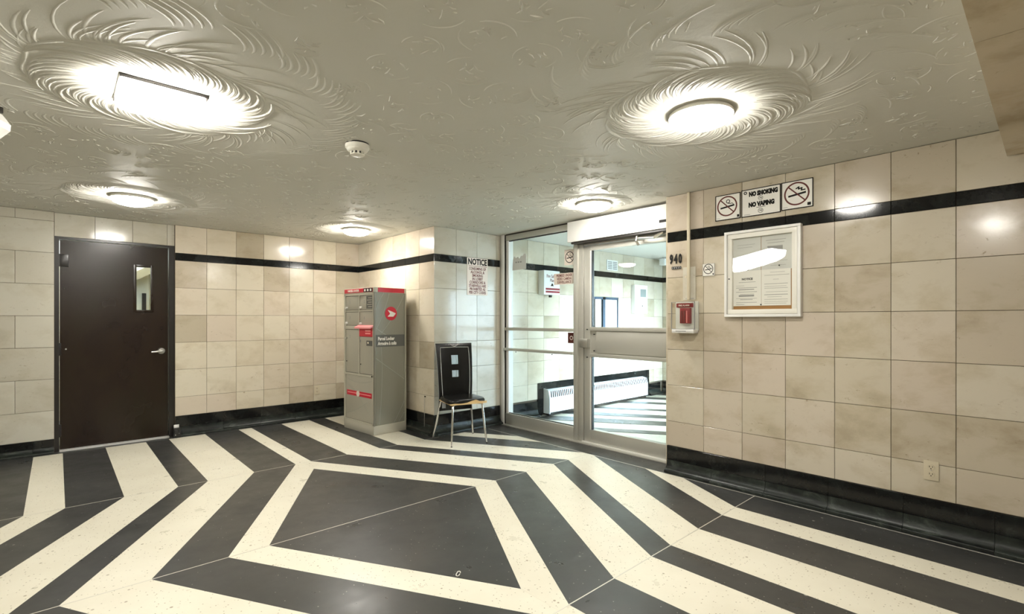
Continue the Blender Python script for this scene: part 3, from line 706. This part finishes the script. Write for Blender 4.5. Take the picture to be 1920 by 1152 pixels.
def ldoor(y0, y1, z0, z1, num, knob=True):
    d = MB().box(.006, .02, y0+.005, y1-.005, z0+.005, z1-.005, .002).build('locker_door', 'locker_grey', t)
    if knob: MB().lathe([(.008, -.018), (.014, -.012), (.014, .006)], 14, (0, y1-.035, z0+.030), 'x').build('lock', 'alu_light', d)
    if num:
        o = text('number', num, .05, 'ink_grey', d, 0, 0, 0, .001, sx=.7); o.rotation_euler = (0, 0, -PI/2); o.location = (.0055, y1-.10, (z0+z1)/2+.01 if z1-z0 < .3 else z1-.09)
    return d
ldoor(.326, LW-.03, 1.400, 1.570, '1'); d2 = ldoor(.028, .310, 1.400, 1.570, '2'); ldoor(.326, LW-.03, 1.222, 1.385, '3'); ldoor(.028, .310, 1.215, 1.385, '4')
d5 = ldoor(.326, LW-.03, .668, 1.180, '5', False)
MB().lathe([(.006, -.014), (.010, -.010), (.010, .006)], 12, (0, LW-.06, 1.075), 'x').build('lock', 'steel', d5)
for yy in (LW-.055, ): MB().lathe([(.007, .002), (.007, .008)], 10, (0, yy, .80), 'x').build('keyhole', 'ink', d5)
d6 = ldoor(.028, .310, .668, 1.10, None, False)
MB().lathe([(.007, .002), (.007, .008)], 10, (0, .285, .78), 'x').build('keyhole', 'ink', d6)
MB().box(.003, .008, .03, .16, .995, 1.055).build('slot_plate', 'locker_dark', d6); MB().box(-.004, .004, .10, .13, 1.02, 1.04).build('slot_latch', 'chrome', d6)
MB().box(.003, .008, .285, .305, 1.03, 1.06).build('vent', 'ink_grey', d6)
hood = MB(); hood.loft([[(-.045, y, 1.205), (-.045, y, 1.19), (.01, y, 1.212), (.01, y, 1.232)] for y in (.015, .345)]); hood.build('letter_hood', 'red_light', t)
ms = MB().box(.0, .02, .028, .31, 1.10, 1.205).build('letter_slot_panel', 'red', t)
for z in (1.165, 1.135): box('printed_line', 'red_light', ms, -.001, .001, .07, .18, z-.008, z+.008)
box('information_sticker', 'locker_dark', d2, .004, .007, .035, .165, 1.415, 1.56)
for k in range(5): box('printed_line', 'locker_light', d2, .0035, .005, .045, .150 if k % 2 else .125, 1.435+.025*k, 1.441+.025*k)
lp = MB().box(.008, .02, .03, LW-.032, .128, .642, .002).build('lower_panel', 'locker_grey', t)
MB().lathe([(.009, -.004), (.009, .008)], 12, (0, .04, .655), 'x').build('lock', 'ink', t)
rs = MB().box(.0045, .009, .055, LW-.06, .405, .462).build('red_stripe', 'red', lp); box('white_line', 'red_light', rs, .0035, .006, .07, LW-.08, .431, .441)
MB().lathe([(.034, .002), (.034, .006)], 24, (0, .345, .434), 'x').build('white_disc', 'sign_cream', rs)
# printed header band, front
hb = MB().box(-.002, .004, .20, LW-.015, LH-.052, LH-.006).box(-.002, .004, .022, .20, LH-.052, LH-.006).build('header_band', 'red', t)
o = text('lettering', 'PARCEL LOCKER', .034, 'sign_white', hb, 0, 0, 0, .001, sx=1.0); o.rotation_euler = (0, 0, -PI/2); o.location = (-.003, .44, LH-.030)
box('icon_panel', 'ink', hb, -.003, .0, .025, .215, LH-.050, LH-.008)
icn = MB()
for y0 in (.165, .105, .045): icn.box(-.0038, -.002, y0, y0+.034, LH-.042, LH-.016)
icn.build('icon', 'sign_white', hb)
box('red_sign', 'red', t, .050, LD-.030, -.002, .004, LH-.054, LH-.004)
# side : emblem, grey band with lettering, curved pale lines
def curve_line(pts, w, m='locker_line', y=.0072, nm='pale_line'):
    P = []
    for i in range(17):                  # quadratic bezier
        q = i/16; a_, b_, c_ = pts; P.append(tuple((1-q)**2*a_[k]+2*q*(1-q)*b_[k]+q*q*c_[k] for k in (0, 1)))
    MB().stroke(P, w, y-.0006, y+.001).build(nm, m, body)
for pts in (((.03, 1.17), (.16, 1.42), (.20, 1.59)), ((.03, 1.20), (.10, 1.15), (.16, 1.12)), ((.10, 1.14), (.26, 1.30), (.40, 1.58)), ((.03, 1.40), (.06, 1.5), (.13, 1.59)), ((.03, .86), (.20, .74), (.405, .60)), ((.10, .98), (.125, .6), (.075, .115)), ((.27, .115), (.34, .22), (.405, .34)), ((.33, .115), (.37, .16), (.405, .21))):
    curve_line(pts, .006)
MB().lathe([(.078, .0045), (.078, .0075)], 40, (.225, 0, 1.362), 'y').build('emblem_disc', 'red', body)
MB().prism([(.225-.045, 1.362+.040), (.225-.01, 1.362+.030), (.225+.060, 1.362+.004), (.225+.060, 1.362-.004), (.225+.030, 1.362-.036), (.225-.045, 1.362-.036), (.225-.012, 1.362-.002)], .0035, .0046).build('emblem_arrow', 'sign_white', body)
box('grey_band', 'locker_dark', body, .001, LD-.001, .0055, .0075, .985, 1.120)
text('lettering', 'Parcel Locker', .052, 'sign_white', body, .055, .005, 1.076, .0022, 'LEFT', .74); text('lettering', 'Armoire \u00e0 colis', .052, 'sign_white', body, .055, .005, 1.022, .0022, 'LEFT', .74)
for pts in (((.06, .60), (.35, .53), (.60, .60)), ((.62, .56), (.35, .46), (.05, .17)), ((.62, .18), (.35, .24), (.14, .36)), ((.62, .54), (.5, .5), (.32, .38))):
    P = []
    for i in range(13):
        q = i/12; P.append(tuple((1-q)**2*pts[0][k]+2*q*(1-q)*pts[1][k]+q*q*pts[2][k] for k in (0, 1)))
    o = MB().stroke([(-p[0], p[1]) for p in P], .007, -.0006, .001).build('pale_line', 'locker_line', lp); o.rotation_euler = (0, 0, -PI/2); o.location = (.0078, 0, 0)
# ------------------------------------------------------------------ CHAIR
t = thing('dining_chair', 'black leatherette high-back chair with chrome legs and torn seat edge', 'chair', (3.19, 4.285, 0), math.radians(-15.4))
# seat
n = 40; rings = []
def seat_ring(s, z): 
    out = []
    for i in range(n):
        a_ = 2*PI*i/n; q = (abs(math.cos(a_))**5+abs(math.sin(a_))**5)**(-.2); x, y = .205*q*math.cos(a_), .205*q*math.sin(a_)
        w = 1+.10*(-y/.205)*.5
        out.append((x*s*w, y*s*1.02-.005, z + (.012*(-y/.2) if False else 0)))
    return out
mb = MB(); mb.loft([seat_ring(.97, .425), seat_ring(1.0, .432), seat_ring(1.0, .452), seat_ring(.95, .468), seat_ring(.7, .475), seat_ring(.2, .477)]); mb.smooth = True; st = mb.build('seat', 'black_leather', t)
mb = MB(); P = [(-.20, .0), (-.15, .004), (-.09, .0), (-.02, .006), (.03, .022), (.08, .030), (.12, .014), (.17, .010), (.205, .012)]
mb.loft([[(x, -.222 + .012*(abs(x)/.2)**4 + k, z) for x, zz in P for z in ()] or [(x, y, z) for y, z in ((-.217+.010*(abs(x)/.2)**4, .418), (-.217+.010*(abs(x)/.2)**4, .430+zz), (-.205, .430+zz), (-.205, .418))] for x, zz in P for k in (0,)]); mb.build('torn_foam_edge', 'foam', st)
box('seat_board', 'foam', t, -.19, .19, -.19, .19, .414, .426, .003)
# back : gently curved upholstered slab with two square cut-outs
def back_y(z): q = (z-.30)/.73; return .185 + .012*math.sin(q*PI)*-1 + .085*max(0, q-.25)**1.4
xs = [-.19, -.172, -.040, .040, .172, .19]; zs = [.30, .33, .42, .50, .58, .66, .715, .735, .80, .845, .90, .985, 1.015, 1.03]
def hw(z): return 1.0 + .10*(max(0, z-.45)/.58)
mb = MB(); V = {}
for k, yo in (('f', -.016), ('b', .016)):
    for i, x in enumerate(xs):
        for j, z in enumerate(zs):
            e = .004 if (i in (0, 5) or j in (0, len(zs)-1)) else 0
            V[k, i, j] = mb.bm.verts.new((x*hw(z), back_y(z)+yo*(1-(.3 if e else 0)), z))
holes = {(2, 6): 0}
hole = lambda i, j: i == 2 and (j in (5, 6) and zs[j] >= .66 and zs[j+1] <= .735 or zs[j] >= .80 and zs[j+1] <= .90)
nI, nJ = len(xs)-1, len(zs)-1
for i in range(nI):
    for j in range(nJ):
        if hole(i, j): continue
        mb.bm.faces.new([V['f', a_, b_] for a_, b_ in ((i, j), (i+1, j), (i+1, j+1), (i, j+1))]); mb.bm.faces.new([V['b', a_, b_] for a_, b_ in ((i, j+1), (i+1, j+1), (i+1, j), (i, j))])
        for (di, dj, e0, e1) in ((-1, 0, (i, j), (i, j+1)), (1, 0, (i+1, j+1), (i+1, j)), (0, -1, (i+1, j), (i, j)), (0, 1, (i, j+1), (i+1, j+1))):
            ii, jj = i+di, j+dj
            if ii < 0 or jj < 0 or ii >= nI or jj >= nJ or hole(ii, jj):
                mb.bm.faces.new((V[('f',)+e0], V[('f',)+e1], V[('b',)+e1], V[('b',)+e0]))
mb.smooth = True; bk = mb.build('backrest', 'black_leather', t)
def bl(x, z, o=-.0185): return (x*hw(z), back_y(z)+o, z)
MB().tube([bl(-.155, .47), bl(-.158, .60), bl(-.158, .75), bl(-.155, .90), bl(-.150, .985), bl(0, .988), bl(.150, .985), bl(.155, .90), bl(.158, .75), bl(.158, .60), bl(.155, .47)], .0028, 6).build('piping', 'piping', bk)
MB().tube([bl(-.045, 1.022), bl(-.025, 1.005), bl(0, .997), bl(.025, 1.005), bl(.045, 1.022)], .003, 6).build('pull_stitch', 'piping', bk)
for sx_ in (-1, 1): MB().tube([bl(sx_*.186, .33, 0), bl(sx_*.190, .5, 0), bl(sx_*.191, .7, 0), bl(sx_*.191, .9, 0), bl(sx_*.188, 1.02, 0)], .004, 6).build('edge_piping', 'ink_grey', bk)
box('back_bracket', 'ink_grey', bk, -.16, -.12, .160, .172, .33, .44)
# legs
for x, y, fx, fy in ((-.16, -.175, -.195, -.225), (.16, -.175, .195, -.225), (-.17, .165, -.235, .245), (.17, .165, .235, .245)):
    k = .6
    lg = MB().tube([(x*.75, y*.85, .412), (x*.97, y*.99, .412), (x*1.03, y*1.03, .398), (x+(fx-x)*.25, y+(fy-y)*.25, .33), (x+(fx-x)*k, y+(fy-y)*k, .16), (fx, fy, .006)], [.010, .011, .0125, .0125, .0115, .008], 12).build('leg', 'chrome', t)
    MB().lathe([(.009, 0), (.009, .008)], 12, (fx, fy, 0)).build('foot_cap', 'black_plastic', lg)
# ------------------------------------------------------------------ small things
t = tag(MB().tube([(.012, .004, .004), (.008, .016, .004), (.002, .020, .004), (-.004, .014, .004), (-.006, -.012, .004), (-.003, -.024, .004), (.004, -.028, .004), (.010, -.022, .004), (.011, -.008, .004)], .0028, 8).build('wire_loop', 'sign_white', None, (1.50, 2.045, 0), math.radians(-50)), 'small white bent wire loop lying on the dark floor panel', 'wire loop')
# ------------------------------------------------------------------ VESTIBULE behind the glass
VX = 7.89; VY0 = 1.2
vf = struct(box('floor_vestibule', 'terrazzo_white', None, 4.2, VX+.2, VY0-.2, PY+.2, -.12, -.004))
dxn, dyn = .53, -.848; nxv, nyv = .848, .53
for s0, s1 in ((4.72, 4.92), (5.22, 5.42), (5.84, 5.995), (6.33, 6.58), (6.80, 7.0), (7.34, 7.46), (7.92, 8.08), (8.4, 8.6), (8.9, 9.1)):
    # stripe band s0 < n.p < s1 clipped to the room
    L = 6; pl = [(nxv*s+dxn*l, nyv*s+dyn*l) for s, l in ((s0, -L), (s0, L), (s1, L), (s1, -L))]
    pl = clip(clip(clip(clip(pl, 0, 4.2, False), 0, VX, True), 1, VY0, False), 1, PY-.06, True)
    if len(pl) < 3: continue
    A_ = sum(pl[i][0]*pl[(i+1) % len(pl)][1]-pl[(i+1) % len(pl)][0]*pl[i][1] for i in range(len(pl)))
    if abs(A_) > .02: MB().slab(pl, -.004, 0).build('floor_stripe', 'terrazzo_black', vf)
wv = wall('wall_vestibule_side', 4.12, VX+.2, PY+T, PY+.2, 0, 2.4)
vc = [4.135, 4.26] + [4.26+.305*k for k in range(1, 12)] + [VX]
tiled(wv, vc, PY, 'y', skip=lambda u, z: 4.78 < u < 7.42 and z < .42)
we = wall('wall_vestibule_end', VX+T, VX+.2, VY0, PY+.2, 0, 2.4)
tiled(we, [PY-.305*k for k in range(5, -1, -1)], VX, 'x')
bv = sroot('baseboard_vestibule'); base_run(bv, 4.135, 4.745, PY, 'y', .4, top=.20); base_run(bv, 7.44, VX-.09, PY, 'y', .4, top=.20); base_run(bv, PY-1.5, PY-.01, VX, 'x', .4, top=.20)
struct(box('ceiling_vestibule', 'white_paint', None, 4.14, VX+.2, VY0-.2, PY+.2, CEIL, CEIL+.1))
wall('wall_vestibule_near', 4.141, 4.2, VY0-.2, RY-.01, 0, 2.4, 'marble')
# entrance glazing toward the street
wn = sroot('window_2', label='street glazing of the vestibule')
for x in (5.3, 6.1, 6.9, 7.6): box('mullion', A, wn, x, x+.06, VY0-.06, VY0, 0, 2.12)
for z0, z1 in ((0, .08), (2.06, 2.14)): box('rail', A, wn, 5.3, 7.66, VY0-.06, VY0, z0, z1)
for x in (5.36, 6.16, 6.96): box('pane', 'glass', wn, x, x+.74 if x < 6.9 else 7.6, VY0-.034, VY0-.028, .08, 2.06)
wall('wall_vestibule_street', 4.2, VX+.2, VY0-.1, VY0, 2.14, CEIL, 'marble'); wall('wall_vestibule_return', 7.66, VX+.2, VY0-.1, VY0, 0, 2.14, 'marble'); wall('wall_vestibule_corner', 4.2, 5.3, VY0-.1, VY0, 0, 2.14, 'marble')
struct(box('ground_street', 'concrete', None, 3.9, 40, -40, VY0-.1, -.2, -.12))
# radiator recess
t = sroot('trim_1', label='black stone surround of the radiator recess')
for nm, a, b, z0, z1 in (('surround_piece', 4.745, 4.83, 0, .44), ('surround_piece', 7.36, 7.44, 0, .44)): box(nm, 'black_stone', t, a, b, PY-.012, PY+.01, z0, z1)
for k in range(7): box('surround_piece', 'black_stone', t, 4.832+.362*k, 4.83+.362*(k+1)-.002, PY-.006, PY+.012, .02, .44)
t = thing('radiator', 'long white convector radiator in the vestibule', 'radiator', (6.05, PY, 0))
rw = 1.19
mb = MB(); mb.loft([[(x, -.012, .045), (x, -.115, .045), (x, -.115, .245), (x, -.095, .325), (x, -.012, .345)] for x in (-rw, rw)]); mb.build('casing', 'rad_white', t)
for x in (-rw, rw): mb = MB(); mb.loft([[(x+e, -.010, .03), (x+e, -.125, .03), (x+e, -.125, .25), (x+e, -.10, .345), (x+e, -.010, .362)] for e in (-.008, .008)]); mb.build('end_cap', 'rad_white' if x < 0 else 'black_plastic', t)
for k in range(60):
    x = -rw+.04+k*(2*rw-.08)/59
    mb = MB(); mb.loft([[(x+e, -.1175, .246), (x+e+.010, -.0975, .327), (x+e+.010, -.094, .322), (x+e, -.113, .246)] for e in (-.009, .009)]); mb.build('grille_slot', 'ink', t)
box('foot', 'frame_black', t, -rw+.02, rw-.02, -.09, -.02, 0, .045)
# fire plan box
t = thing('fire_plan_box', 'white box lettered Fire Safety Plan on the vestibule wall', 'box', (4.915, PY, 1.788))
bx_ = MB().box(-.155, .155, -.11, 0, -.163, .163, .008).build('box', 'white_paint', t)
text('lettering', 'Fire Safety', .062, 'ink_red', t, -.005, -.1105, .085, .001, sx=.78); text('lettering', 'Plan', .062, 'ink_red', t, 0, -.1105, .030, .001, sx=.8)
MB().prism([(-.03, -.045), (-.012, -.020), (.0, -.005), (.018, -.018), (.022, -.035), (.04, -.045)], -.1112, -.109).build('emblem', 'ink', t)
for z in (-.085, -.123): box('red_bar', 'maroon', t, -.125, .150, -.1112, -.109, z-.013, z+.013)
box('padlock', 'ink', t, -.015, .02, -.09, -.06, -.195, -.165)
# vestibule wall fittings
t = thing('vent_grille', 'small white vent grille high on the vestibule wall', 'vent', (6.40, PY-.001, 2.14))
MB().box(-.14, .14, -.012, 0, -.08, .08, .003).build('frame', 'white_paint', t)
for x0, x1 in ((-.118, -.010), (.010, .118)):
    for k in range(5): box('louvre', 'ink_grey', t, x0, x1, -.0135, -.010, -.062+.026*k, -.046+.026*k)
t = thing('entry_panel', 'blue-grey framed entry phone panel with name directory on the vestibule wall', 'intercom', (6.195, PY-.001, 1.40))
MB().box(-.335, .335, -.03, 0, .200, .238).box(-.335, .335, -.03, 0, -.238, -.225).box(-.335, -.315, -.03, 0, -.238, .238).box(.315, .335, -.03, 0, -.238, .238).box(-.06, .0, -.03, 0, -.238, .238).build('frame', 'blue_grey', t)
box('phone_back', 'frame_black', t, -.315, -.06, -.012, 0, -.225, .215); hs = box('handset_panel', 'white_paint', t, -.24, -.10, -.026, -.012, -.215, .205)
for z in (.13, .02, -.16): box('button', 'ink_grey', hs, -.185, -.155, -.0275, -.025, z-.012, z+.012)
dp = box('directory', 'paper', t, .0, .315, -.014, 0, -.225, .215); box('divider_line', 'ink_grey', dp, .165, .180, -.0155, -.013, -.2, .15); box('directory_strip', 'paper_grey', dp, .03, .15, -.0152, -.013, .12, .135)
t = thing('electric_cabinet', 'white wall cabinet with a grey window in the vestibule', 'cabinet', (7.105, PY-.001, 1.625))
MB().box(-.185, .185, -.075, 0, -.235, .235, .006).build('body', 'white_paint', t); box('window', 'lcd', t, -.03, .14, -.0765, -.074, .04, .17); box('door_panel', 'white_plastic', t, -.14, .15, -.0768, -.074, -.215, -.02); box('latch', 'ink', t, .02, .04, -.079, -.076, -.12, -.095)
t = thing('emergency_light', 'white emergency light unit at the far end of the vestibule', 'emergency light', (7.66, 4.48, CEIL))
MB().box(-.13, .13, -.05, .05, -.125, -.012, .008).build('housing', 'white_paint', t); box('window', 'lcd', t, -.05, .06, -.0515, -.048, -.105, -.06); box('bracket', 'frame_black', t, -.06, .06, -.03, .03, -.014, 0); MB().lathe([(.008, -.052), (.008, -.048)], 10, (0, 0, -.035), 'y').build('screw', 'ink', t)
round_lamp(5.45, 3.62, 'round lit ceiling lamp inside the vestibule', 'vest_diffuser')
# papers on the entrance glass
GXX = GX+.0445
t = thing('torn_notice', 'torn grey paper notice taped to the sidelight glass', 'notice', (GXX, 4.372, 1.985), -PI/2)
MB().prism([(-.12, -.09), (.12, -.09), (.12, .088), (.085, .095), (.06, .07), (.03, .075), (.005, .045), (-.02, .07), (-.055, .055), (-.085, .082), (-.11, .04)], -.001, 0).build('sheet', 'paper_grey', t)
for x in (-.05, -.01, .03): box('printed_line', 'ink_grey', t, x-.015, x+.012, -.0016, -.0008, -.005, .012)
t = thing('camera_notice', 'cream notice with red lettering on the glass by the mullion', 'notice', (GXX, 3.650, 1.742), -PI/2)
box('sheet', 'sign_cream', t, -.15, .15, -.001, 0, -.062, .062)
for i, s_ in enumerate(('PREMISES UNDER', 'VIDEO CAMERA', 'SURVEILLANCE')): text('lettering', s_, .040, 'ink_red', t, 0, -.0014, .036-.037*i, .0008, sx=.74)
t = thing('glass_sticker', 'pink square no-smoking sticker on the glass by the mullion', 'sticker', (GXX, 3.575, 1.972), -PI/2)
box('sheet', 'sign_cream', t, -.07, .07, -.001, 0, -.085, .085); symbol(t, .005, 0, .062, -.001)
t = thing('pull_sticker', 'small dark red sticker on the lower sidelight glass', 'sticker', (GXX, 3.545, 1.093), -PI/2)
box('sheet', 'dark_red', t, -.05, .05, -.001, 0, -.058, .058); MB().ring(.0, .0, .014, .024, -.0018, -.0009, 20).build('mark', 'sign_cream', t)
